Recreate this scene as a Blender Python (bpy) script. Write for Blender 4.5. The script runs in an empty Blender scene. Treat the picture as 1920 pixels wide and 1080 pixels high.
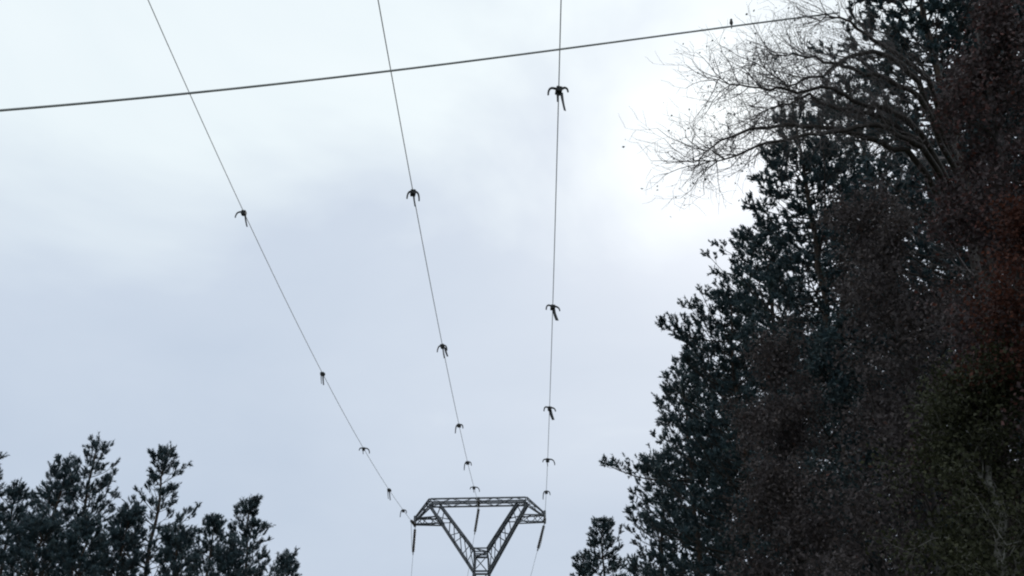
import bpy, bmesh, math, random
import numpy as np
from mathutils import Vector, Matrix

scene = bpy.context.scene
COL = scene.collection
R = math.radians

# ------------------------------------------------------------------ camera
CAM = Vector((0.0, 0.0, 1.6))
PITCH, YAW = R(27.0), -0.02
FPX = 1920.0                                    # focal length in photo pixels
FWD = Vector((math.sin(YAW) * math.cos(PITCH), math.cos(YAW) * math.cos(PITCH), math.sin(PITCH)))
RGT = Vector((math.cos(YAW), -math.sin(YAW), 0.0))
UPV = RGT.cross(FWD)
cd = bpy.data.cameras.new('camera')
cam = bpy.data.objects.new('camera', cd)
COL.objects.link(cam)
m = Matrix((RGT, UPV, -FWD)).transposed().to_4x4()
m.translation = CAM
cam.matrix_world = m
cd.sensor_width = 36.0
cd.lens = 36.0 * FPX / 1920.0
cd.clip_start = 0.05
cd.clip_end = 9000.0
scene.camera = cam

# ------------------------------------------------------------------ sky and sun
SUN_EL, SUN_AZ = R(33.5), R(13.5)               # azimuth clockwise from +Y
SUN = Vector((math.sin(SUN_AZ) * math.cos(SUN_EL), math.cos(SUN_AZ) * math.cos(SUN_EL), math.sin(SUN_EL)))
world = bpy.data.worlds.new('World')
scene.world = world
world.use_nodes = True
nt = world.node_tree
nt.nodes.clear()


def N(tree, typ, **kw):
    n = tree.nodes.new(typ)
    for k, v in kw.items():
        setattr(n, k, v)
    return n


def wire(tree, a, b):
    tree.links.new(a, b)


def fmath(tree, op, a, b=None, clamp=False):
    n = N(tree, 'ShaderNodeMath', operation=op, use_clamp=clamp)
    for i, v in enumerate((a, b)):
        if v is None:
            continue
        if isinstance(v, (int, float)):
            n.inputs[i].default_value = v
        else:
            wire(tree, v, n.inputs[i])
    return n.outputs[0]


sky = N(nt, 'ShaderNodeTexSky', sky_type='NISHITA', sun_disc=False)
sky.sun_elevation = SUN_EL
sky.sun_rotation = SUN_AZ
sky.dust_density = 3.0
tc = N(nt, 'ShaderNodeTexCoord')
mp = N(nt, 'ShaderNodeMapping')
mp.inputs['Scale'].default_value = (1.0, 1.0, 1.9)
mp.inputs['Location'].default_value = (12.08, 12.51, 1.31)
wire(nt, tc.outputs['Generated'], mp.inputs['Vector'])
n1 = N(nt, 'ShaderNodeTexNoise')
n1.inputs['Scale'].default_value = 2.6
n1.inputs['Detail'].default_value = 5.0
n1.inputs['Roughness'].default_value = 0.5
n1.inputs['Distortion'].default_value = 0.35
wire(nt, mp.outputs[0], n1.inputs['Vector'])
# overcast layer: darker and bluer towards the horizon, paler overhead, with soft thick and thin patches
nrm = N(nt, 'ShaderNodeVectorMath', operation='NORMALIZE')
wire(nt, tc.outputs['Generated'], nrm.inputs[0])
sep = N(nt, 'ShaderNodeSeparateXYZ')
wire(nt, nrm.outputs[0], sep.inputs[0])
patch = fmath(nt, 'MULTIPLY', fmath(nt, 'SUBTRACT', n1.outputs['Fac'], 0.5), 0.80)
lev = fmath(nt, 'ADD', fmath(nt, 'MAXIMUM', sep.outputs['Z'], 0.0), patch, clamp=True)
ramp = N(nt, 'ShaderNodeValToRGB')
e = ramp.color_ramp.elements
e[0].position, e[0].color = 0.0, (0.490, 0.585, 0.725, 1)
e[1].position, e[1].color = 1.0, (1.000, 1.060, 1.080, 1)
e.new(0.42).color = (0.610, 0.695, 0.815, 1)
e.new(0.64).color = (0.850, 0.940, 0.985, 1)
wire(nt, lev, ramp.inputs['Fac'])
# the veiled sun: forward-scattered brightening of the cloud layer round the sun's direction
dot = N(nt, 'ShaderNodeVectorMath', operation='DOT_PRODUCT')
wire(nt, nrm.outputs[0], dot.inputs[0])
dot.inputs[1].default_value = SUN
d0 = fmath(nt, 'MAXIMUM', dot.outputs['Value'], 0.0)
g1 = fmath(nt, 'MULTIPLY', fmath(nt, 'POWER', d0, 140.0), 0.17)
g2 = fmath(nt, 'MULTIPLY', fmath(nt, 'POWER', d0, 40.0), 0.03)
gl = fmath(nt, 'ADD', g1, g2)
glc = N(nt, 'ShaderNodeMix', data_type='RGBA', blend_type='MULTIPLY')
glc.inputs['Factor'].default_value = 1.0
glc.inputs[6].default_value = (1.0, 0.95, 0.90, 1)
wire(nt, gl, glc.inputs[7])
cl = N(nt, 'ShaderNodeMix', data_type='RGBA', blend_type='ADD')
cl.inputs['Factor'].default_value = 1.0
wire(nt, ramp.outputs['Color'], cl.inputs[6])
wire(nt, glc.outputs[2], cl.inputs[7])
sc = N(nt, 'ShaderNodeVectorMath', operation='SCALE')
sc.inputs['Scale'].default_value = 10.0
wire(nt, cl.outputs[2], sc.inputs[0])
mx = N(nt, 'ShaderNodeMix', data_type='RGBA')
mx.inputs['Factor'].default_value = 0.96
wire(nt, sky.outputs[0], mx.inputs[6])
wire(nt, sc.outputs[0], mx.inputs[7])
bg = N(nt, 'ShaderNodeBackground')
bg.inputs['Strength'].default_value = 0.10
wire(nt, mx.outputs[2], bg.inputs['Color'])
wo = N(nt, 'ShaderNodeOutputWorld')
wire(nt, bg.outputs[0], wo.inputs['Surface'])

sl = bpy.data.lights.new('sun', 'SUN')
sl.energy = 0.8
sl.angle = R(14.0)
sl.color = (1.0, 0.95, 0.88)
so = bpy.data.objects.new('sun', sl)
COL.objects.link(so)
so.rotation_euler = (-SUN).to_track_quat('-Z', 'Y').to_euler()

scene.view_settings.view_transform = 'Standard'
scene.view_settings.look = 'None'
scene.view_settings.exposure = 0.0
scene.view_settings.gamma = 1.0
scene.view_settings.use_curve_mapping = False
scene.cycles.filter_width = 2.1                 # a slightly soft lens, as in the photograph


# ------------------------------------------------------------------ helpers
def at(px, py, Y):
    """world point seen at photo pixel (px, py) whose distance along the line is Y"""
    r = FWD + RGT * ((px - 960.0) / FPX) - UPV * ((py - 540.0) / FPX)
    return CAM + r * (Y / r.y)


def ground_z(x, y):
    z = 1.3 * math.exp(-((y - 66.0) / 34.0) ** 2) + 0.25 * math.sin(x * 0.09 + 1.0) * math.sin(y * 0.07)
    z += 1.2 * (1 / (1 + math.exp(-(x - 14.0) / 5.0)))
    if y > 80:
        z -= 0.30 * (y - 80) * min(1.0, (y - 80) / 40.0) if y < 240 else 48.0
    z -= (0.25 * math.sin(1.0) * 0.0)
    return z - 0.03


def link(o, parent=None):
    COL.objects.link(o)
    if parent is not None:
        o.parent = parent
    return o


def tag(o, label, cat, group=None):
    o['label'] = label
    o['category'] = cat
    if group:
        o['group'] = group
    return o


def thing(name, label, cat, loc, group=None):
    o = bpy.data.objects.new(name, None)
    o.empty_display_size = 0.2
    link(o)
    o.location = loc
    return tag(o, label, cat, group)


def mesh_np(name, verts, faces, mat, parent=None, tint=None, smooth=False):
    """verts (n,3) and faces (m,k) numpy arrays -> one mesh object"""
    me = bpy.data.meshes.new(name)
    verts = np.ascontiguousarray(verts, dtype=np.float32)
    faces = np.ascontiguousarray(faces, dtype=np.int32)
    mN, k = faces.shape
    me.vertices.add(len(verts))
    me.vertices.foreach_set('co', verts.ravel())
    me.loops.add(mN * k)
    me.loops.foreach_set('vertex_index', faces.ravel())
    me.polygons.add(mN)
    me.polygons.foreach_set('loop_start', np.arange(0, mN * k, k, dtype=np.int32))
    if smooth:
        me.polygons.foreach_set('use_smooth', np.ones(mN, dtype=bool))
    if tint is not None:
        a = me.attributes.new('tint', 'FLOAT', 'FACE')
        a.data.foreach_set('value', np.ascontiguousarray(tint, dtype=np.float32))
    me.update(calc_edges=True)
    me.materials.append(mat)
    o = bpy.data.objects.new(name, me)
    return link(o, parent)


def frames(d):
    """unit vectors (n,3) -> two perpendicular unit vectors"""
    ref = np.tile(np.array([0.0, 0.0, 1.0]), (len(d), 1))
    ref[np.abs(d[:, 2]) > 0.9] = (1.0, 0.0, 0.0)
    u = np.cross(d, ref)
    u /= np.linalg.norm(u, axis=1, keepdims=True) + 1e-9
    v = np.cross(d, u)
    return u, v


def prisms(P0, P1, R0, R1, sides=4):
    """many tapered bars at once"""
    P0, P1 = np.asarray(P0, float), np.asarray(P1, float)
    R0, R1 = np.asarray(R0, float), np.asarray(R1, float)
    d = P1 - P0
    d /= np.linalg.norm(d, axis=1, keepdims=True) + 1e-9
    u, v = frames(d)
    n = len(P0)
    a = np.arange(sides) * 2 * math.pi / sides
    ring = u[:, None, :] * np.cos(a)[None, :, None] + v[:, None, :] * np.sin(a)[None, :, None]
    V = np.concatenate([P0[:, None, :] + ring * R0[:, None, None], P1[:, None, :] + ring * R1[:, None, None]], axis=1)
    i = np.arange(sides)
    j = (i + 1) % sides
    f = np.stack([i, j, j + sides, i + sides], axis=1)
    F = f[None] + (np.arange(n) * 2 * sides)[:, None, None]
    return V.reshape(-1, 3), F.reshape(-1, 4)


def tube(name, pts, rad, mat, parent=None, sides=8, cap=True):
    """smooth tube through points with one radius per point"""
    pts = [Vector(p) for p in pts]
    if isinstance(rad, (int, float)):
        rad = [rad] * len(pts)
    bm = bmesh.new()
    rings = []
    prev = None
    for k, p in enumerate(pts):
        d = (pts[min(k + 1, len(pts) - 1)] - pts[max(k - 1, 0)]).normalized()
        if prev is None:
            ref = Vector((0, 0, 1)) if abs(d.z) < 0.9 else Vector((1, 0, 0))
            u = d.cross(ref).normalized()
        else:
            u = (prev - d * prev.dot(d)).normalized()
        prev = u
        v = d.cross(u)
        rings.append([bm.verts.new(p + (u * math.cos(t) + v * math.sin(t)) * rad[k])
                      for t in [2 * math.pi * s / sides for s in range(sides)]])
    for a, b in zip(rings, rings[1:]):
        for s in range(sides):
            f = bm.faces.new((a[s], a[(s + 1) % sides], b[(s + 1) % sides], b[s]))
            f.smooth = True
    if cap:
        bm.faces.new(rings[0][::-1])
        bm.faces.new(rings[-1])
    me = bpy.data.meshes.new(name)
    bm.to_mesh(me)
    bm.free()
    me.materials.append(mat)
    return link(bpy.data.objects.new(name, me), parent)


def bm_obj(name, bm, mat, parent=None, smooth=False):
    me = bpy.data.meshes.new(name)
    bmesh.ops.recalc_face_normals(bm, faces=bm.faces)
    if smooth:
        for f in bm.faces:
            f.smooth = True
    bm.to_mesh(me)
    bm.free()
    me.materials.append(mat)
    return link(bpy.data.objects.new(name, me), parent)


# ------------------------------------------------------------------ materials
def new_mat(name):
    mt = bpy.data.materials.new(name)
    mt.use_nodes = True
    t = mt.node_tree
    t.nodes.clear()
    out = N(t, 'ShaderNodeOutputMaterial')
    return mt, t, out


def mat_noise(name, c0, c1, scale=6.0, rough=0.8, metal=0.0, bump=0.0, stretch=(1, 1, 1), lo=0.35, hi=0.65):
    mt, t, out = new_mat(name)
    co = N(t, 'ShaderNodeTexCoord')
    mpn = N(t, 'ShaderNodeMapping')
    mpn.inputs['Scale'].default_value = stretch
    wire(t, co.outputs['Object'], mpn.inputs['Vector'])
    no = N(t, 'ShaderNodeTexNoise')
    no.inputs['Scale'].default_value = scale
    no.inputs['Detail'].default_value = 6.0
    wire(t, mpn.outputs[0], no.inputs['Vector'])
    rp = N(t, 'ShaderNodeValToRGB')
    rp.color_ramp.elements[0].position = lo
    rp.color_ramp.elements[0].color = (*c0, 1)
    rp.color_ramp.elements[1].position = hi
    rp.color_ramp.elements[1].color = (*c1, 1)
    wire(t, no.outputs['Fac'], rp.inputs['Fac'])
    b = N(t, 'ShaderNodeBsdfPrincipled')
    b.inputs['Roughness'].default_value = rough
    b.inputs['Metallic'].default_value = metal
    wire(t, rp.outputs['Color'], b.inputs['Base Color'])
    if bump > 0:
        bp = N(t, 'ShaderNodeBump')
        bp.inputs['Strength'].default_value = bump
        bp.inputs['Distance'].default_value = 0.02
        wire(t, no.outputs['Fac'], bp.inputs['Height'])
        wire(t, bp.outputs[0], b.inputs['Normal'])
    wire(t, b.outputs[0], out.inputs['Surface'])
    return mt


def mat_leaf(name, stops, transl=0.18, rough=0.55):
    """leaf or needle: colour picked per piece by its own 'tint'"""
    mt, t, out = new_mat(name)
    at_ = N(t, 'ShaderNodeAttribute', attribute_name='tint')
    rp = N(t, 'ShaderNodeValToRGB')
    el = rp.color_ramp.elements
    el[0].position, el[0].color = stops[0][0], (*stops[0][1], 1)
    el[1].position, el[1].color = stops[-1][0], (*stops[-1][1], 1)
    for p, c in stops[1:-1]:
        x = el.new(p)
        x.color = (*c, 1)
    wire(t, at_.outputs['Fac'], rp.inputs['Fac'])
    b = N(t, 'ShaderNodeBsdfPrincipled')
    b.inputs['Roughness'].default_value = rough
    b.inputs['Specular IOR Level'].default_value = 0.15
    wire(t, rp.outputs['Color'], b.inputs['Base Color'])
    tr = N(t, 'ShaderNodeBsdfTranslucent')
    wire(t, rp.outputs['Color'], tr.inputs['Color'])
    ms = N(t, 'ShaderNodeMixShader')
    ms.inputs['Fac'].default_value = transl
    wire(t, b.outputs[0], ms.inputs[1])
    wire(t, tr.outputs[0], ms.inputs[2])
    wire(t, ms.outputs[0], out.inputs['Surface'])
    return mt


M_GROUND = mat_noise('meadow_soil', (0.035, 0.045, 0.018), (0.085, 0.085, 0.040), 0.9, 0.95, bump=0.5)
M_BARK = mat_noise('pine_bark', (0.030, 0.024, 0.020), (0.095, 0.065, 0.045), 9.0, 0.9, bump=0.6, stretch=(1, 1, 0.3))
M_TWIG = mat_noise('twig_bark', (0.024, 0.020, 0.018), (0.060, 0.048, 0.042), 14.0, 0.9)
M_FINETWIG = mat_noise('pale_twig_bark', (0.09, 0.075, 0.075), (0.16, 0.14, 0.135), 14.0, 0.9)
M_GREYBARK = mat_noise('grey_bark', (0.030, 0.028, 0.028), (0.085, 0.078, 0.074), 8.0, 0.9, bump=0.5, stretch=(1, 1, 0.4))
M_PALEBARK = mat_noise('pale_bark', (0.10, 0.095, 0.08), (0.26, 0.25, 0.22), 10.0, 0.85, bump=0.3)
M_NEEDLE = mat_leaf('pine_needles', [(0, (0.034, 0.056, 0.060)), (0.5, (0.052, 0.087, 0.102)), (1, (0.092, 0.122, 0.110))])
M_NEEDLE_B = mat_leaf('bluish_pine_needles', [(0, (0.036, 0.060, 0.068)), (0.5, (0.056, 0.092, 0.110)), (1, (0.098, 0.128, 0.120))])
M_BROWN = mat_leaf('withered_leaves', [(0, (0.070, 0.060, 0.062)), (0.6, (0.102, 0.085, 0.083)), (0.92, (0.13, 0.098, 0.086)), (1, (0.15, 0.070, 0.058))])
M_RUSSET = mat_leaf('russet_leaves', [(0, (0.058, 0.046, 0.048)), (0.5, (0.085, 0.064, 0.064)), (0.75, (0.13, 0.062, 0.056)), (1, (0.19, 0.070, 0.055))])
M_RED = mat_leaf('red_autumn_leaves', [(0, (0.045, 0.022, 0.018)), (0.5, (0.090, 0.034, 0.024)), (1, (0.16, 0.056, 0.032))], 0.3)
M_OLIVE = mat_leaf('olive_green_leaves', [(0, (0.036, 0.038, 0.021)), (0.5, (0.054, 0.057, 0.031)), (1, (0.088, 0.088, 0.046))])
M_DULL = mat_leaf('dull_green_leaves', [(0, (0.038, 0.058, 0.064)), (0.5, (0.058, 0.084, 0.090)), (1, (0.10, 0.12, 0.105))])
M_STEEL = mat_noise('weathered_galvanised_steel', (0.085, 0.092, 0.105), (0.17, 0.18, 0.19), 5.0, 0.6, 0.25)
M_COND = mat_noise('weathered_aluminium_strand', (0.42, 0.43, 0.44), (0.55, 0.56, 0.57), 3.0, 0.6, 0.2)
M_CABLE = mat_noise('grey_cable_sheath', (0.30, 0.31, 0.31), (0.42, 0.42, 0.41), 3.0, 0.7)
M_MARK = mat_noise('black_rubber', (0.010, 0.011, 0.012), (0.028, 0.030, 0.032), 20.0, 0.7)
M_STRIP = mat_noise('grey_black_strip', (0.020, 0.022, 0.025), (0.055, 0.058, 0.062), 12.0, 0.6)
M_GLASS = mat_noise('glazed_porcelain', (0.030, 0.022, 0.020), (0.07, 0.05, 0.045), 6.0, 0.35)
M_FEATHER = mat_noise('dark_feathers', (0.020, 0.018, 0.017), (0.06, 0.05, 0.045), 60.0, 0.8)

# ------------------------------------------------------------------ ground
ax = np.concatenate([-np.geomspace(3000, 95, 14), np.arange(-84, 85, 4.0), np.geomspace(95, 3000, 14)])
ay = np.concatenate([-np.geomspace(3000, 64, 14), np.arange(-56, 140, 4.0), np.geomspace(144, 4000, 18)])
gv = np.array([(x, y, ground_z(x, y)) for y in ay for x in ax])
nx = len(ax)
gf = np.array([(j * nx + i, j * nx + i + 1, (j + 1) * nx + i + 1, (j + 1) * nx + i)
               for j in range(len(ay) - 1) for i in range(nx - 1)])
g = mesh_np('ground', gv, gf, M_GROUND, smooth=True)
g['kind'] = 'structure'


# ------------------------------------------------------------------ pylon
TY = 69.0                                            # distance of the pylon
TD = 0.40                                            # half depth of its beams


def tp(px, py, dy=0.0):
    """point of the pylon's front view, set dy in front of (-) or behind (+) its middle plane"""
    p = at(px, py, TY)
    return Vector((p.x, TY + dy, p.z))


TC = Vector((-3.56, TY, ground_z(-3.56, TY)))
pylon = thing('lattice_pylon', 'steel lattice pylon with a forked Y-shaped head on the skyline', 'pylon', TC)


def angle_bar(name, a, b, w, parent):
    """L-section steel angle between two points"""
    a, b = Vector(a), Vector(b)
    d = (b - a).normalized()
    ref = Vector((0, 1, 0)) if abs(d.y) < 0.9 else Vector((0, 0, 1))
    u = d.cross(ref).normalized()
    v = d.cross(u)
    th = w * 0.16
    prof = [(-w / 2, -w / 2), (w / 2, -w / 2), (w / 2, -w / 2 + th), (-w / 2 + th, -w / 2 + th),
            (-w / 2 + th, w / 2), (-w / 2, w / 2)]
    bm = bmesh.new()
    r0 = [bm.verts.new(a + u * x + v * y) for x, y in prof]
    r1 = [bm.verts.new(b + u * x + v * y) for x, y in prof]
    n = len(prof)
    for i in range(n):
        bm.faces.new((r0[i], r0[(i + 1) % n], r1[(i + 1) % n], r1[i]))
    bm.faces.new(r0[::-1])
    bm.faces.new(r1)
    o = bm_obj(name, bm, M_STEEL, parent)
    o.location = -TC
    return o


def lat(a, b, t):
    return a + (b - a) * t


def truss(name, A, B, n, cw, bw, faces=((0, 1), (1, 2), (2, 3), (3, 0)), zig=True):
    """box truss between end quads A and B (four corners each): one part with chords and braces below it"""
    part = bpy.data.objects.new(name, None)
    part.empty_display_size = 0.1
    link(part, pylon)
    part.location = -TC

    def bar(nm, p, q, w):
        o = angle_bar(nm, p, q, w, part)
        o.location = (0, 0, 0)
        return o
    for i in range(4):
        bar('chord', A[i], B[i], cw)
        for Q in (A, B):
            if (Q[i] - Q[(i + 1) % 4]).length > 0.05:
                bar('end_bar', Q[i], Q[(i + 1) % 4], bw)
    for i, j in faces:
        for k in range(n):
            t0, t1 = k / n, (k + 1) / n
            if (k + i) % 2 == 0:
                bar('brace', lat(A[i], B[i], t0), lat(A[j], B[j], t1), bw)
            else:
                bar('brace', lat(A[j], B[j], t0), lat(A[i], B[i], t1), bw)
    return part


def quad(pa, pb, dy=TD):
    """two front-view pixels -> four corners (front a, front b, back b, back a)"""
    return [tp(*pa, -dy), tp(*pb, -dy), tp(*pb, dy), tp(*pa, dy)]


# the top beam, the two fork legs, the two bracket arms, the waist and the mast below
truss('top_beam', quad((808, 938), (808, 947.5)), quad((986, 935), (986, 944.5)), 9, 0.12, 0.036)
truss('fork_leg', quad((806, 948), (825, 947), 0.42), quad((889.5, 1074), (889, 1032), 0.50), 7, 0.16, 0.06)
truss('fork_leg', quad((989, 945), (970, 945), 0.42), quad((917, 1074), (914, 1032), 0.50), 7, 0.16, 0.06)
truss('bracket_arm', quad((824, 970.5), (833, 983), 0.36), quad((779.5, 972.5), (779.5, 983.5), 0.12), 4, 0.085, 0.05)
truss('bracket_arm', quad((975, 967), (967, 979), 0.36), quad((1020.5, 965.5), (1020.5, 978.5), 0.12), 4, 0.085, 0.05)
truss('bracket_tie', quad((806, 937), (812, 944), 0.30), quad((777, 973), (779, 977), 0.10), 3, 0.085, 0.04)
truss('bracket_tie', quad((988, 934), (982, 942), 0.30), quad((1022, 963), (1020, 968), 0.10), 3, 0.085, 0.04)
truss('waist_frame', quad((890, 1030.5), (890, 1041), 0.50), quad((914, 1030.5), (914, 1041), 0.50), 1, 0.09, 0.06)
zt = tp(903, 1074).z
xm = tp(903, 1074).x
wz = tp(903, 1042).z
w2 = 0.5 * (tp(917, 1074).x - tp(889.5, 1074).x)


def mq(z, h):
    return [Vector((xm - h, TY - h, z)), Vector((xm + h, TY - h, z)), Vector((xm + h, TY + h, z)), Vector((xm - h, TY + h, z))]


zb = TC.z - 0.35
truss('waist_panel', mq(zt + 0.05, w2), mq(wz - 0.05, w2 * 0.88), 1, 0.11, 0.06)
zprev, hprev = zt, w2 + 0.004
for k, (z, h) in enumerate(((10.6, 0.78), (7.3, 1.10), (4.0, 1.50), (zb, 2.0))):
    truss('mast_section', mq(z, h), mq(zprev, hprev), 2 if k else 3, 0.17, 0.085)
    zprev, hprev = z, h
# attachment plates that show as dark blocks
for px, py0, py1 in ((778, 968, 987), (897.5, 933, 949), (1021.5, 958, 981)):
    a, b = tp(px, py0), tp(px, py1)
    bm = bmesh.new()
    bmesh.ops.create_cube(bm, size=1.0)
    bmesh.ops.scale(bm, vec=(0.15, 0.34, (a - b).length), verts=bm.verts)
    bmesh.ops.bevel(bm, geom=bm.edges[:], offset=0.03, segments=1)
    o = bm_obj('hanger_plate', bm, M_STEEL, pylon)
    o.location = (a + b) / 2 - TC

# ------------------------------------------------------------------ conductors
NAMES = ('left', 'middle', 'right')
ENDS = [tp(778, 985), tp(898, 946), tp(1021, 978)]
PAR = [(-0.03328, -0.07636, 0.00199), (0.00951, -0.13413, 0.00131), (-0.00274, -0.14862, 0.00182)]


def cond(j, y):
    e0, (a, b, c) = ENDS[j], PAR[j]
    u = TY - y
    return Vector((e0.x + a * u, y, e0.z + b * u + c * u * u))


for j in range(3):
    ys = [TY - 1.75 - k * 1.6 for k in range(0, 78)]
    tag(tube('power_conductor', [cond(j, y) for y in ys], 0.0125, M_COND, sides=7),
        '%s of the three long conductors running overhead to the forked pylon' % NAMES[j], 'wire', 'overhead conductors before the pylon')


def insulator(a, b, label, n=9, dr=0.105):
    """string of porcelain discs between two points"""
    a, b = Vector(a), Vector(b)
    L = (b - a).length
    t = thing('insulator_string', label, 'insulator', a, 'insulator strings on the pylon')
    q = (b - a).to_track_quat('Z', 'Y')
    t.rotation_mode = 'QUATERNION'
    t.rotation_quaternion = q
    tube('link_rod', [(0, 0, 0), (0, 0, L)], 0.028, M_STEEL, t, 6)
    bm = bmesh.new()
    prof = [(0.03, -0.055), (0.06, -0.05), (dr, 0.0), (dr * 0.96, 0.018), (0.05, 0.03), (0.038, 0.06)]
    rings = [[bm.verts.new((r * math.cos(s * math.pi / 5), r * math.sin(s * math.pi / 5), z)) for s in range(10)] for r, z in prof]
    for r0, r1 in zip(rings, rings[1:]):
        for s in range(10):
            bm.faces.new((r0[s], r0[(s + 1) % 10], r1[(s + 1) % 10], r1[s]))
    bm.faces.new(rings[0][::-1])
    bm.faces.new(rings[-1])
    first = bm_obj('disc', bm, M_GLASS, t, True)
    for k in range(n):
        z = L * 0.12 + (L * 0.78) * k / (n - 1)
        o = first if k == 0 else link(bpy.data.objects.new('disc', first.data), t)
        o.location = (0, 0, z)
    bm = bmesh.new()
    bmesh.ops.create_cube(bm, size=1.0)
    bmesh.ops.scale(bm, vec=(0.06, 0.09, 0.22), verts=bm.verts)
    bmesh.ops.bevel(bm, geom=bm.edges[:], offset=0.012, segments=1)
    cl_ = bm_obj('tension_clamp', bm, M_STEEL, t)
    cl_.location = (0, 0, L - 0.03)
    return t


FARDIR = []
FARPX = [((778, 987), (774.5, 1038)), ((898, 949), (890, 1000)), ((1021, 980), (1008, 1031))]
for j in range(3):
    insulator(ENDS[j] + Vector((0, -0.14, 0)), cond(j, TY - 1.75),
              'porcelain insulator string facing the viewer at the %s conductor\'s end' % NAMES[j])
    a = tp(*FARPX[j][0], 0.14)
    b = at(*FARPX[j][1], TY + 1.9)
    insulator(a, b, ('long insulator string slanting down from the pylon\'s left bracket arm',
                     'long insulator string slanting down from the middle of the pylon\'s top beam',
                     'long insulator string slanting down from the pylon\'s right bracket arm')[j], n=13)
    d = (b - a).normalized()
    pts = [b + d * (k * 2.0) + Vector((0, 0, 0.0042 * (k * 2.0) ** 2)) for k in range(0, 40)]
    tag(tube('power_conductor', pts, 0.0125, M_COND, sides=7),
        '%s conductor running on downhill behind the forked pylon' % NAMES[j], 'wire', 'overhead conductors behind the pylon')
    c0 = cond(j, TY - 1.75)
    pts = []
    for k in range(13):
        t = k / 12
        p = c0.lerp(b, t)
        p.z -= 0.55 * (1 - (2 * t - 1) ** 2) * (1 if j != 1 else 1.1)
        pts.append(p)
    tag(tube('jumper_loop', pts, 0.014, M_COND, sides=6),
        'slack jumper loop under the pylon joining both %s conductors' % NAMES[j], 'wire', 'jumper loops on the pylon')

# ------------------------------------------------------------------ bird markers on the conductors
MPX = [[(456, 398), (607, 700), (684, 841), (728, 918), (756, 957)],
       [(776, 360), (832, 648), (861, 797), (877, 867), (892, 914)],
       [(1047, 168), (1035, 575), (1031, 765), (1029, 862), (1024, 922)]]


def proj(P):
    v = P - CAM
    z = v.dot(FWD)
    return 960 + FPX * v.dot(RGT) / z, 540 - FPX * v.dot(UPV) / z


def marker_y(j, py):
    lo, hi = 8.0, TY - 1.8
    for _ in range(50):
        mid_ = (lo + hi) / 2
        if proj(cond(j, mid_))[1] < py:
            lo = mid_
        else:
            hi = mid_
    return lo


# each: arms [(side, reach, droop, lift)], strips [(x, length, lean, width)]
STY = {
    'hook_left': ([(-1, 0.19, 0.19, 0.02)], [(0.05, 0.42, 0.10, 0.018)]),
    'hoop': ([(-1, 0.10, 0.22, 0.0), (1, 0.12, 0.25, 0.02)], [(0.02, 0.34, 0.05, 0.016)]),
    'spread': ([(-1, 0.18, 0.17, 0.04), (1, 0.15, 0.05, 0.06)], [(0.055, 0.44, 0.06, 0.022), (-0.03, 0.24, 0.0, 0.014)]),
    'tail': ([(-1, 0.15, 0.12, 0.05), (1, 0.16, 0.14, 0.0)], [(0.02, 0.36, 0.10, 0.042)]),
    'fringe': ([(-1, 0.13, 0.24, 0.0), (1, 0.12, 0.20, 0.0)], [(0.09, 0.34, 0.10, 0.026), (0.02, 0.40, 0.06, 0.016)]),
    'tassel': ([(1, 0.06, 0.10, 0.0)], [(0.03, 0.42, 0.06, 0.020), (-0.05, 0.36, 0.05, 0.012)]),
    'arch': ([(-1, 0.14, 0.10, 0.02), (1, 0.22, 0.22, 0.02)], [(-0.02, 0.18, 0.02, 0.012)]),
    'curl': ([(-1, 0.10, 0.34, 0.02), (1, 0.12, 0.16, 0.02)], []),
}
KIND = [['hook_left', 'tassel', 'arch', 'tassel', 'curl'],
        ['hoop', 'fringe', 'curl', 'curl', 'arch'],
        ['spread', 'tail', 'tail', 'arch', 'curl']]
ORD = ['nearest', 'second nearest', 'third', 'fourth', 'last before the pylon, smallest']
rng = random.Random(5)
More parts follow.
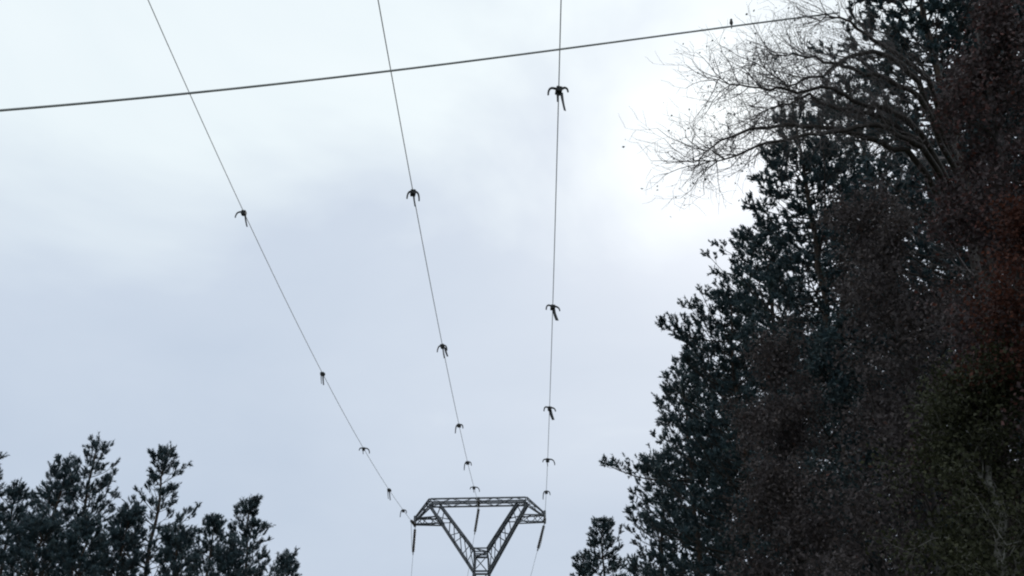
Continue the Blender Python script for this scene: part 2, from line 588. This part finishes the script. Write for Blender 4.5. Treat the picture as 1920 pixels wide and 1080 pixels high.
for j in range(3):
    for i, (mx_, my_) in enumerate(MPX[j]):
        y = marker_y(j, my_)
        p = cond(j, y)
        tang = (cond(j, y + 0.1) - cond(j, y - 0.1)).normalized()
        lab = '%s dark hanging bird marker on the %s conductor' % (ORD[i], NAMES[j]) if i < 4 else \
              'smallest dark bird marker on the %s conductor, closest to the pylon' % NAMES[j]
        if i in (2, 3):
            lab = '%s dark bird marker from the viewer on the %s conductor' % (ORD[i], NAMES[j])
        t = thing('bird_marker', lab, 'wire marker', p, 'bird markers clipped on the conductors')
        yaw = math.atan2(-tang.x, tang.y) + rng.uniform(-0.25, 0.25)
        t.rotation_euler = (0, 0, yaw)
        s = 1.12 if i < 2 else (1.2 if i < 3 else 1.3)
        bm = bmesh.new()                                   # clamp that grips the wire
        bmesh.ops.create_cube(bm, size=1.0)
        bmesh.ops.scale(bm, vec=(0.125 * s, 0.16 * s, 0.115 * s), verts=bm.verts)
        bmesh.ops.bevel(bm, geom=bm.edges[:], offset=0.014, segments=2)
        o = bm_obj('clamp', bm, M_MARK, t)
        o.location = (0, 0, -0.03)
        o.rotation_euler = (0, rng.uniform(-0.2, 0.2), 0)
        arms, strips = STY[KIND[j][i]]
        for side, reach, droop, lift in arms:
            pts, rad = [], []
            for k in range(9):
                q = k / 8
                pts.append((side * (0.04 + reach * math.sin(q * math.pi / 2)) * s, rng.uniform(-.006, .006),
                            (lift * math.sin(q * math.pi) - droop * q ** 2.1 + 0.01) * s))
                rad.append((0.033 - 0.013 * q) * (1.0 if i < 2 else 1.15))
            tube('curved_arm', pts, rad, M_MARK, t, 7)
        for x0, ln, lean, wd in strips:
            bm = bmesh.new()
            segs = 7
            rows = []
            for k in range(segs + 1):
                q = k / segs
                tw = 0.5 * math.sin(q * 2.2 + i)
                cx, cz = (x0 + lean * q ** 1.4) * s, (-0.07 - ln * q) * s
                hw = wd * (1.0 - 0.25 * q) * s * 1.45
                rows.append([bm.verts.new((cx + sx * hw * math.cos(tw) - sy * 0.006 * math.sin(tw),
                                           sx * hw * math.sin(tw) + sy * 0.006 * math.cos(tw), cz))
                             for sx, sy in ((-1, -1), (1, -1), (1, 1), (-1, 1))])
            for r0, r1 in zip(rows, rows[1:]):
                for k in range(4):
                    bm.faces.new((r0[k], r0[(k + 1) % 4], r1[(k + 1) % 4], r1[k]))
            bm.faces.new(rows[0][::-1])
            bm.faces.new(rows[-1])
            bm_obj('hanging_strip', bm, M_STRIP, t)

# ------------------------------------------------------------------ cable crossing in front
CPX = [(-900, 272, 8.0), (-400, 234, 8.6), (0, 203, 9.2), (180, 186, 9.5), (360, 168, 10.1), (550, 148, 10.6), (735, 127, 11.1),
       (900, 110, 11.5), (1050, 93.5, 12.0), (1210, 74, 12.5), (1370, 54, 13.0), (1500, 40, 13.5), (1700, 16, 14.2), (2050, -24, 15.6)]
cp = [at(*q) for q in CPX]
# smooth the points with a quadratic so that the cable hangs evenly
xs = np.array([p.x for p in cp])
fy = np.polyfit(xs, [p.y for p in cp], 2)
fz = np.polyfit(xs, [p.z for p in cp], 3)


def cable(x):
    return Vector((x, float(np.polyval(fy, x)), float(np.polyval(fz, x))))


XEND = min(np.linspace(0, 9, 3000), key=lambda x: abs(proj(cable(x))[0] - 1572))   # made fast to a limb of the bare tree
tag(tube('overhead_cable', [cable(x) for x in np.linspace(xs[0], XEND, 70)], 0.0150, M_CABLE, sides=8),
    'single thick cable crossing the picture in front of the three conductors', 'wire')

# small bird perched on it
lo = min(np.linspace(0, 8, 2000), key=lambda x: abs(proj(cable(x))[0] - 1372))
bp_ = cable(lo)
bird = thing('small_bird', 'small dark bird perched upright on the crossing cable near the bare twigs', 'bird', bp_ + Vector((0, 0, 0.019)))
bm = bmesh.new()
prof = [(0.0, 0.012, 0.0), (0.014, 0.018, 0.003), (0.030, 0.026, 0.006), (0.050, 0.030, 0.008), (0.068, 0.026, 0.004),
        (0.080, 0.019, -0.002), (0.090, 0.021, -0.007), (0.102, 0.020, -0.010), (0.112, 0.012, -0.011), (0.116, 0.003, -0.011)]
rings = [[bm.verts.new((r * math.cos(a * math.pi / 6), y0 + r * 1.1 * math.sin(a * math.pi / 6), z)) for a in range(12)] for z, r, y0 in prof]
for r0, r1 in zip(rings, rings[1:]):
    for s in range(12):
        bm.faces.new((r0[s], r0[(s + 1) % 12], r1[(s + 1) % 12], r1[s]))
bm.faces.new(rings[0][::-1])
bm.faces.new(rings[-1])
body = bm_obj('body', bm, M_FEATHER, bird, True)
body.location = (0, 0, 0.012)
tube('beak', [(0, -0.028, 0.112), (0, -0.046, 0.110)], [0.005, 0.001], M_MARK, bird, 6)
tube('tail', [(0, 0.012, 0.03), (0, 0.022, -0.005), (0, 0.030, -0.04)], [0.012, 0.009, 0.008], M_FEATHER, bird, 6)
for sx in (-1, 1):
    tube('leg', [(sx * 0.009, 0.004, 0.026), (sx * 0.010, -0.002, 0.0)], 0.003, M_MARK, bird, 5)


# ------------------------------------------------------------------ pines
def pine(label, px, top_y, Y, base_y_frac, Rmax, seed, group, mat=None, needles=24, gap=0.42, prof_e=0.6, nl=0.12,
         nw=0.015, side_step=0.30, lean=0.0, side_bias=None, name='pine_tree', up=1.0, long_p=0.06, reach=None):
    rs = np.random.RandomState(seed)
    top = at(px, top_y, Y)
    zb_ = ground_z(top.x, Y) - 0.12
    H = top.z - zb_
    zvis = at(px, 1080, Y).z - zb_ - 1.2           # below this the stand hides the crown
    t = thing(name, label, 'tree', (top.x, Y, zb_), group)
    # trunk
    nseg = 22
    wx, wy = np.cumsum(rs.normal(0, 0.05, nseg + 1)), np.cumsum(rs.normal(0, 0.05, nseg + 1))
    wx -= np.linspace(0, wx[-1], nseg + 1)
    wy -= np.linspace(0, wy[-1], nseg + 1)
    tz = np.linspace(0, H, nseg + 1)
    r0 = 0.011 * H + 0.02
    tr = r0 * (1 - tz / H) ** 0.8 * 0.9 + 0.012
    tr[0] *= 1.25
    tube('trunk', list(zip(wx, wy, tz)), list(tr), M_BARK, t, 9)

    def tpos(z):
        return np.array([np.interp(z, tz, wx), np.interp(z, tz, wy), z])
    far = None
    if reach:                                        # one branch that sticks out of the outline, as photographed
        fp = at(reach[0], reach[1], Y - 0.3)
        far = (fp.x - top.x, -0.3, fp.z - zb_)
    S0, S1, SR0, SR1 = [], [], [], []
    shP, shD, shL = [], [], []
    z = H * base_y_frac
    zlo = z
    az = rs.uniform(0, 6.28)
    while z < H - 0.42:
        tt = (z - zlo) / (H - zlo)
        prof = (1 - tt) ** prof_e * (0.55 + 0.45 * min(1, tt / 0.18))
        kbr = rs.randint(4, 7) if tt < 0.9 else rs.randint(3, 5)
        az += rs.uniform(0.3, 1.2)
        for b in range(kbr):
            a = az + b * 2 * math.pi / kbr + rs.normal(0, 0.28)
            L = Rmax * prof * rs.uniform(0.45, 1.22) + 0.10
            if rs.uniform() < long_p:
                L *= 1.38
            if side_bias is not None:
                L *= 1.0 + side_bias[1] * max(0, math.cos(a - side_bias[0]))
            el = R(6 + 46 * tt ** 1.3) * up + rs.normal(0, 0.12)
            if far is not None and b == 0 and z > far[2] - 0.22 * math.hypot(far[0], far[1]):
                a, L, el, far = math.atan2(far[1], far[0]), math.hypot(far[0], far[1]), 0.05, None
                dense = 2.2
            else:
                dense = 1.0
            hd = np.array([math.cos(a), math.sin(a), 0.0])
            sd = np.array([-math.sin(a), math.cos(a), 0.0])
            zz = z + rs.normal(0, 0.06)
            p0 = tpos(zz)
            bend = rs.normal(0, 0.10)
            sag = rs.uniform(0.02, 0.16) * (1 - tt)
            nb = 7
            ss = np.linspace(0, 1, nb)
            curl = rs.uniform(0.10, 0.34)
            pts = p0 + np.outer(ss * L * math.cos(el), hd) + np.outer(bend * L * ss ** 2, sd)
            pts[:, 2] += L * (math.sin(el) * ss - sag * np.sin(ss * math.pi) + curl * ss ** 2.6)
            rb = (0.008 + 0.011 * L) * np.linspace(1, 0.28, nb)
            for k in range(nb - 1):
                S0.append(pts[k]); S1.append(pts[k + 1]); SR0.append(rb[k]); SR1.append(rb[k + 1])
            dend = pts[-1] - pts[-2]
            dend = dend / np.linalg.norm(dend)
            # clusters of upright shoots at the tip and at the ends of the side branches
            for q in range(5):
                dv = dend + rs.normal(0, 0.40, 3) + np.array([0, 0, 0.45])
                shP.append(pts[-1] - dend * rs.uniform(0, 0.30)); shD.append(dv); shL.append(rs.uniform(0.14, 0.34))
            n2 = max(2, int(L * dense / side_step))
            for q in range(n2):
                s_ = min(0.98, 0.30 + 0.68 * (q + rs.uniform(0, 1)) / n2)
                pp = np.array([np.interp(s_, ss, pts[:, c]) for c in range(3)])
                sg = 1 if (q + b) % 2 else -1
                d2 = hd * rs.uniform(0.35, 0.9) + sd * sg * rs.uniform(0.5, 1.0) + np.array([0, 0, rs.uniform(0.0, 0.55) + 0.3 * tt])
                d2 /= np.linalg.norm(d2)
                l2 = min(1.05, (0.42 * L * (1.08 - s_) + 0.16)) * rs.uniform(0.6, 1.2)
                e2 = pp + d2 * l2 + np.array([0, 0, 0.18 * l2])
                mid2 = pp + d2 * l2 * 0.5
                S0.append(pp); S1.append(mid2); SR0.append(0.008 + 0.004 * L * (1 - s_)); SR1.append(0.007)
                S0.append(mid2); S1.append(e2); SR0.append(0.007); SR1.append(0.004)
                for w in range(rs.randint(3, 7)):
                    ps = e2 - (e2 - mid2) * rs.uniform(0, 0.9) if w else e2
                    dv = d2 * 0.8 + rs.normal(0, 0.45, 3) + np.array([0, 0, 0.7])
                    shP.append(ps); shD.append(dv); shL.append(rs.uniform(0.10, 0.28))
        sparse = 1.0 if z > zvis else 2.2
        z += gap * sparse * rs.uniform(0.6, 1.4) * (0.62 + 0.5 * (1 - tt))
    # leader
    ptop = tpos(H)
    for q in range(9):
        shP.append(ptop + np.array([0, 0, -0.40 - 0.05 * q])); shD.append(np.array([rs.normal(0, .12 + .04 * q), rs.normal(0, .12 + .04 * q), 1.0])); shL.append(0.50 - 0.03 * q)
    v, f = prisms(S0, S1, SR0, SR1, 4)
    mesh_np('branches', v, f, M_TWIG, t)['kind'] = 'stuff'
    P, D, Ls = np.array(shP), np.array(shD), np.array(shL)
    D /= np.linalg.norm(D, axis=1, keepdims=True)
    u, w = frames(D)
    n = len(P)
    K = needles
    ph = rs.uniform(0, 2 * math.pi, (n, K))
    al = rs.uniform(0, 1, (n, K)) ** 0.8
    an = rs.uniform(0.45, 1.15, (n, K))
    ln = nl * rs.uniform(0.7, 1.25, (n, K))
    rad = u[:, None] * np.cos(ph)[..., None] + w[:, None] * np.sin(ph)[..., None]
    tan = -u[:, None] * np.sin(ph)[..., None] + w[:, None] * np.cos(ph)[..., None]
    base = P[:, None] + D[:, None] * (al * Ls[:, None])[..., None]
    tip = base + (D[:, None] * np.cos(an)[..., None] + rad * np.sin(an)[..., None]) * ln[..., None]
    wv = tan * (nw * rs.uniform(0.7, 1.3, (n, K)))[..., None]
    V = np.stack([base - wv, base + wv, tip], axis=2).reshape(-1, 3)
    F = np.arange(len(V)).reshape(-1, 3)
    tint = np.clip(np.repeat(rs.normal(0.45, 0.17, n), K) + rs.normal(0, 0.10, n * K), 0, 1)
    mesh_np('crown', V, F, mat or M_NEEDLE, t, tint)['kind'] = 'stuff'
    return t


GL = 'pines on the left'
GR = 'pines in the dark stand on the right'
LG = dict(group=GL, mat=M_NEEDLE_B, prof_e=0.8)
pine('tallest pine of the left group, pointed top with open upswept branches', 187, 816, 40, 0.35, 2.97, 11, gap=0.55, **LG)
pine('slim pine touching the tallest one on its left side', 130, 854, 38, 0.35, 2.53, 12, gap=0.50, **LG)
pine('pointed pine with bare upper stem, right of the tallest pine', 316, 836, 39, 0.30, 2.86, 13, gap=0.60, **LG)
pine('bushy lower pine near the right end of the left group', 474, 932, 41, 0.25, 2.53, 14, gap=0.42, **LG)
pine('low pine at the right end of the left group, barely entering the picture', 540, 1038, 44, 0.25, 1.87, 15, **LG)
pine('pine cut off by the left edge of the picture', -10, 858, 36, 0.30, 2.20, 16, gap=0.5, **LG)
pine('short pine beside the one cut by the left edge', 38, 901, 42, 0.30, 2.53, 17, **LG)
pine('small pine filling the gap before the bushy lower pine', 400, 964, 43, 0.28, 2.09, 18, gap=0.45, **LG)
pine('low dense pine standing between the slim pine and the pointed pine', 250, 951, 37, 0.25, 2.64, 19, gap=0.36, **LG)
pine('low dense pine in front of the slim left pine', 85, 961, 35, 0.25, 2.53, 20, gap=0.36, **LG)
pine('low dark pine filling the foot below the pointed pine', 335, 985, 36, 0.25, 2.3, 21, gap=0.42, **LG)
pine('low dark pine filling the foot below the tallest pine', 165, 970, 34, 0.25, 2.3, 22, gap=0.42, **LG)
pine('low dark pine at the foot of the bushy lower pine', 440, 1012, 37, 0.25, 2.2, 23, gap=0.42, **LG)

LFT = (math.pi, 0.35)
RG = dict(group=GR, nw=0.024, needles=15, side_step=0.32, up=0.6, long_p=0.08)
DG = dict(group=GR, nw=0.034, needles=12, side_step=0.36, up=0.6)
pine('tiny pine tip standing clear at the foot of the right stand', 1133, 970, 50, 0.2, 2.0, 31, gap=0.42, **RG)
pine('low pine at the stand\'s outer edge behind the tiny pine tip', 1092, 1040, 54, 0.2, 1.6, 30, gap=0.42, **RG)
pine('pine whose long branch points far left over the tiny pine tip', 1278, 690, 40, 0.15, 2.7, 32, gap=0.40, prof_e=0.55, side_bias=(math.pi, 0.15), reach=(1135, 866), **RG)
pine('pine stepping down from the tall front pine, halfway along the stand\'s edge', 1362, 540, 32, 0.12, 3.0, 33, gap=0.40, prof_e=0.5, side_bias=LFT, reach=(1240, 622), **RG)
pine('tall front pine with dense bluish crown under the bare branches', 1488, 200, 25, 0.10, 3.5, 34, gap=0.40, prof_e=0.58, **RG)
pine('very tall dark pine reaching out of the top of the picture', 1690, -190, 21, 0.12, 3.6, 35, gap=0.40, prof_e=0.45, **DG)
pine('dark pine behind the reddish tree at the right edge', 1900, -60, 24, 0.10, 3.6, 36, gap=0.46, prof_e=0.45, **DG)
pine('pine in the middle of the stand behind the tall front pine', 1590, 150, 31, 0.08, 3.7, 37, gap=0.40, prof_e=0.45, **DG)
pine('pine deep in the stand low behind the tall front pine', 1425, 420, 37, 0.08, 3.7, 38, gap=0.40, prof_e=0.45, **DG)
pine('pine deep in the stand behind the olive-green tree', 1760, 300, 34, 0.08, 3.7, 39, gap=0.40, prof_e=0.45, **DG)
pine('pine deep in the stand above the tiny pine tip', 1325, 640, 46, 0.08, 3.6, 40, gap=0.42, prof_e=0.45, **DG)
pine('far pine closing the gap low in the middle of the stand', 1480, 640, 55, 0.06, 4.2, 42, gap=0.42, prof_e=0.4, **DG)
pine('far pine closing the gap low beside the brown-leaved tree', 1385, 760, 58, 0.06, 4.0, 43, gap=0.42, prof_e=0.4, **DG)
pine('far pine hidden low behind the withered brown tree', 1640, 560, 50, 0.06, 4.2, 44, gap=0.42, prof_e=0.4, **DG)
pine('tall pine closing the top right corner behind the dull brown tree', 1830, -120, 22, 0.10, 3.4, 45, gap=0.42, prof_e=0.45, **DG)
pine('low pine filling the foot of the stand right of the tiny pine tip', 1232, 850, 44, 0.08, 2.4, 41, gap=0.42, prof_e=0.45, **RG)


# ------------------------------------------------------------------ broadleaf trees
def broadleaf(label, px, top_y, Y, Rmax, seed, leaf_mat, n_leaf, group=None, limbs=None, bark=None, leaf=0.06, base_frac=0.2,
              name='broadleaf_tree', levels=4, leaf_spread=0.22, limb_px=(), n_limb=9, base_px=None, trunk_r=None, twig=None):
    rs = np.random.RandomState(seed)
    rnd = random.Random(seed)
    top = at(px, top_y, Y)
    bx = top.x if base_px is None else at(base_px, 900, Y).x
    zb_ = ground_z(bx, Y) - 0.12
    H = top.z - zb_
    t = thing(name, label, 'tree', (bx, Y, zb_), group)
    org = np.array([bx, Y, zb_])
    nseg = 14
    tz = np.linspace(0, H * 0.93, nseg + 1)
    wx = np.cumsum(rs.normal(0, 0.08, nseg + 1)); wy = np.cumsum(rs.normal(0, 0.08, nseg + 1))
    wx += np.linspace(-wx[0], (top.x - bx) - wx[-1], nseg + 1)
    wx[0] = wy[0] = 0
    r0 = trunk_r or 0.010 * H + 0.03
    tr = r0 * (1 - tz / H) ** 0.9 + 0.012
    tr[0] *= 1.3
    tube('trunk', list(zip(wx, wy, tz)), list(tr), bark or M_GREYBARK, t, 10)
    S0, S1, SR0, SR1 = [], [], [], []
    ends = []

    def grow(p, d, L, r, lev):
        k = 4 if lev < 2 else 3
        q = p.copy()
        dd = d.copy()
        step = L / k
        for i in range(k):
            dd = dd + rs.normal(0, 0.16, 3) + np.array([0, 0, 0.05])
            dd /= np.linalg.norm(dd)
            nq = q + dd * step
            ra, rb_ = r * (1 - 0.55 * i / k), r * (1 - 0.55 * (i + 1) / k)
            S0.append(q); S1.append(nq); SR0.append(ra); SR1.append(rb_)
            if lev >= 2:
                ends.append((nq, dd))
            if lev < levels and i >= 0:
                for _ in range(1 if lev > 0 else 2):
                    v = rs.normal(0, 1, 3)
                    v -= dd * v.dot(dd)
                    v /= np.linalg.norm(v) + 1e-9
                    cd_ = dd * rs.uniform(0.5, 0.9) + v * rs.uniform(0.5, 0.95)
                    cd_ /= np.linalg.norm(cd_)
                    grow(nq, cd_, L * rs.uniform(0.42, 0.66), max(0.0028, rb_ * 0.55), lev + 1)
            q = nq

    for k in range(n_limb):
        tt = (k + rs.uniform(0, 1)) / n_limb
        z = H * (base_frac + (0.88 - base_frac) * tt)
        a = k * 2.4 + rs.uniform(-0.4, 0.4)
        el = R(20 + 40 * tt)
        L = Rmax * (0.95 - 0.45 * tt) * rs.uniform(0.75, 1.1)
        p0 = np.array([np.interp(z, tz, wx), np.interp(z, tz, wy), z])
        grow(p0, np.array([math.cos(a) * math.cos(el), math.sin(a) * math.cos(el), math.sin(el)]), L * 0.62, 0.012 + 0.013 * L, 0)
    # limbs followed from the photograph, each a part of its own
    for pl in limb_px:
        pts = [np.array(at(*q)) - org for q in pl]
        z0 = pts[0][2] - 0.4
        pts = [np.array([np.interp(z0, tz, wx), np.interp(z0, tz, wy), z0])] + pts
        fine = []
        for a_, b_ in zip(pts, pts[1:]):
            for s in range(4):
                fine.append(a_ + (b_ - a_) * s / 4 + rs.normal(0, 0.025, 3))
        fine.append(pts[-1])
        rr = np.linspace(0.060, 0.006, len(fine))
        tube('limb', [tuple(p) for p in fine], list(rr), bark or M_GREYBARK, t, 7)
        for i in range(4, len(fine)):
            dd = fine[i] - fine[i - 1]
            dd /= np.linalg.norm(dd) + 1e-9
            for _ in range(3):
                v = rs.normal(0, 1, 3)
                v -= dd * v.dot(dd)
                v /= np.linalg.norm(v) + 1e-9
                cd_ = dd * rs.uniform(0.5, 1.0) + v * rs.uniform(0.4, 0.9)
                grow(fine[i], cd_ / np.linalg.norm(cd_), rs.uniform(0.35, 0.85), 0.009, 1)
    v, f = prisms(S0, S1, SR0, SR1, 3)
    mesh_np('branches', v, f, twig or bark or M_TWIG, t)['kind'] = 'stuff'
    if n_leaf and leaf_mat:
        E = np.array([q for q, _ in ends])
        idx = rs.randint(0, len(E), n_leaf)
        P = E[idx] + rs.normal(0, leaf_spread * 0.5, (n_leaf, 3))
        D = rs.normal(0, 1, (n_leaf, 3)) + np.array([0, 0, -0.35])
        D /= np.linalg.norm(D, axis=1, keepdims=True)
        u, w = frames(D)
        ph = rs.uniform(0, 6.28, n_leaf)
        s = u * np.cos(ph)[:, None] + w * np.sin(ph)[:, None]
        nn = np.cross(D, s)
        ln = leaf * rs.uniform(0.6, 1.35, n_leaf)[:, None]
        wd = ln * rs.uniform(0.26, 0.42, (n_leaf, 1))
        V = np.stack([P, P + D * ln * 0.5 + s * wd + nn * wd * 0.4, P + D * ln, P + D * ln * 0.5 - s * wd + nn * wd * 0.4], 1).reshape(-1, 3)
        i = np.arange(n_leaf)[:, None] * 4
        F = np.concatenate([i + np.array([[0, 1, 2]]), i + np.array([[0, 2, 3]])], 0)
        ti = np.clip(rs.normal(0.42, 0.20, n_leaf), 0, 1)
        mesh_np('crown', V, F, leaf_mat, t, np.concatenate([ti, ti]))['kind'] = 'stuff'
    return t


LIMBS = [
    [(1730, 250, 14.2), (1668, 208, 13.8), (1610, 192, 13.5), (1560, 165, 13.2), (1480, 170, 12.9), (1400, 165, 12.6), (1345, 150, 12.4)],
    [(1720, 150, 14.2), (1650, 98, 13.9), (1590, 105, 13.6), (1540, 140, 13.3), (1480, 158, 13.0), (1420, 120, 12.8)],
    [(1740, 150, 14.4), (1640, 70, 14.0), (1575, 35, 13.7), (1530, 36, 13.5)],
    [(1720, 262, 14.2), (1640, 215, 13.8), (1580, 208, 13.6), (1520, 180, 13.3), (1470, 195, 13.1), (1420, 215, 12.9)],
    [(1725, 180, 14.2), (1640, 140, 13.8), (1560, 120, 13.5), (1500, 100, 13.2), (1450, 105, 12.9)],
    [(1700, 285, 14.0), (1600, 250, 13.6), (1500, 235, 13.2), (1420, 240, 12.8), (1350, 265, 12.5), (1300, 305, 12.3)],
    [(1730, 275, 14.0), (1640, 232, 13.6), (1560, 250, 13.2), (1470, 262, 12.8), (1380, 290, 12.5), (1310, 310, 12.3)],
]
broadleaf('bare-limbed tree spreading thin leafless branches over the sky at upper right', 1770, 30, 16.1, 3.0, 51, M_DULL, 1500,
          limb_px=LIMBS, levels=3, n_limb=8, base_px=1790, leaf=0.04, bark=M_TWIG, twig=M_FINETWIG, base_frac=0.35, name='bare_tree')
broadleaf('tree with withered brown leaves filling the middle of the dark stand', 1640, 330, 17, 3.6, 52, M_BROWN, 36000, leaf=0.075, levels=3, n_limb=18, base_frac=0.12)
broadleaf('lower brown-leaved tree in front of the tall front pine', 1450, 640, 20, 3.3, 53, M_BROWN, 33000, leaf=0.075, levels=3, n_limb=16, base_frac=0.10)
broadleaf('tree with reddish autumn leaves at the right edge of the picture', 1915, 340, 11.8, 1.6, 54, M_RED, 13000, leaf=0.06, levels=3, n_limb=10, base_frac=0.66)
broadleaf('low olive-green tree in the bottom right corner', 1800, 650, 13, 2.8, 55, M_OLIVE, 36000, leaf=0.06, levels=3, n_limb=16, base_frac=0.10, bark=M_PALEBARK)
broadleaf('dull brown tree at upper right with patches of red leaves', 1800, -30, 13.0, 2.5, 56, M_RUSSET, 36000, leaf=0.07, levels=3, n_limb=16, base_frac=0.3)
broadleaf('dull green broadleaf tree low in the stand beside the tall front pine', 1560, 560, 23, 3.4, 57, M_DULL, 36000, leaf=0.08, levels=3, n_limb=16, base_frac=0.10)
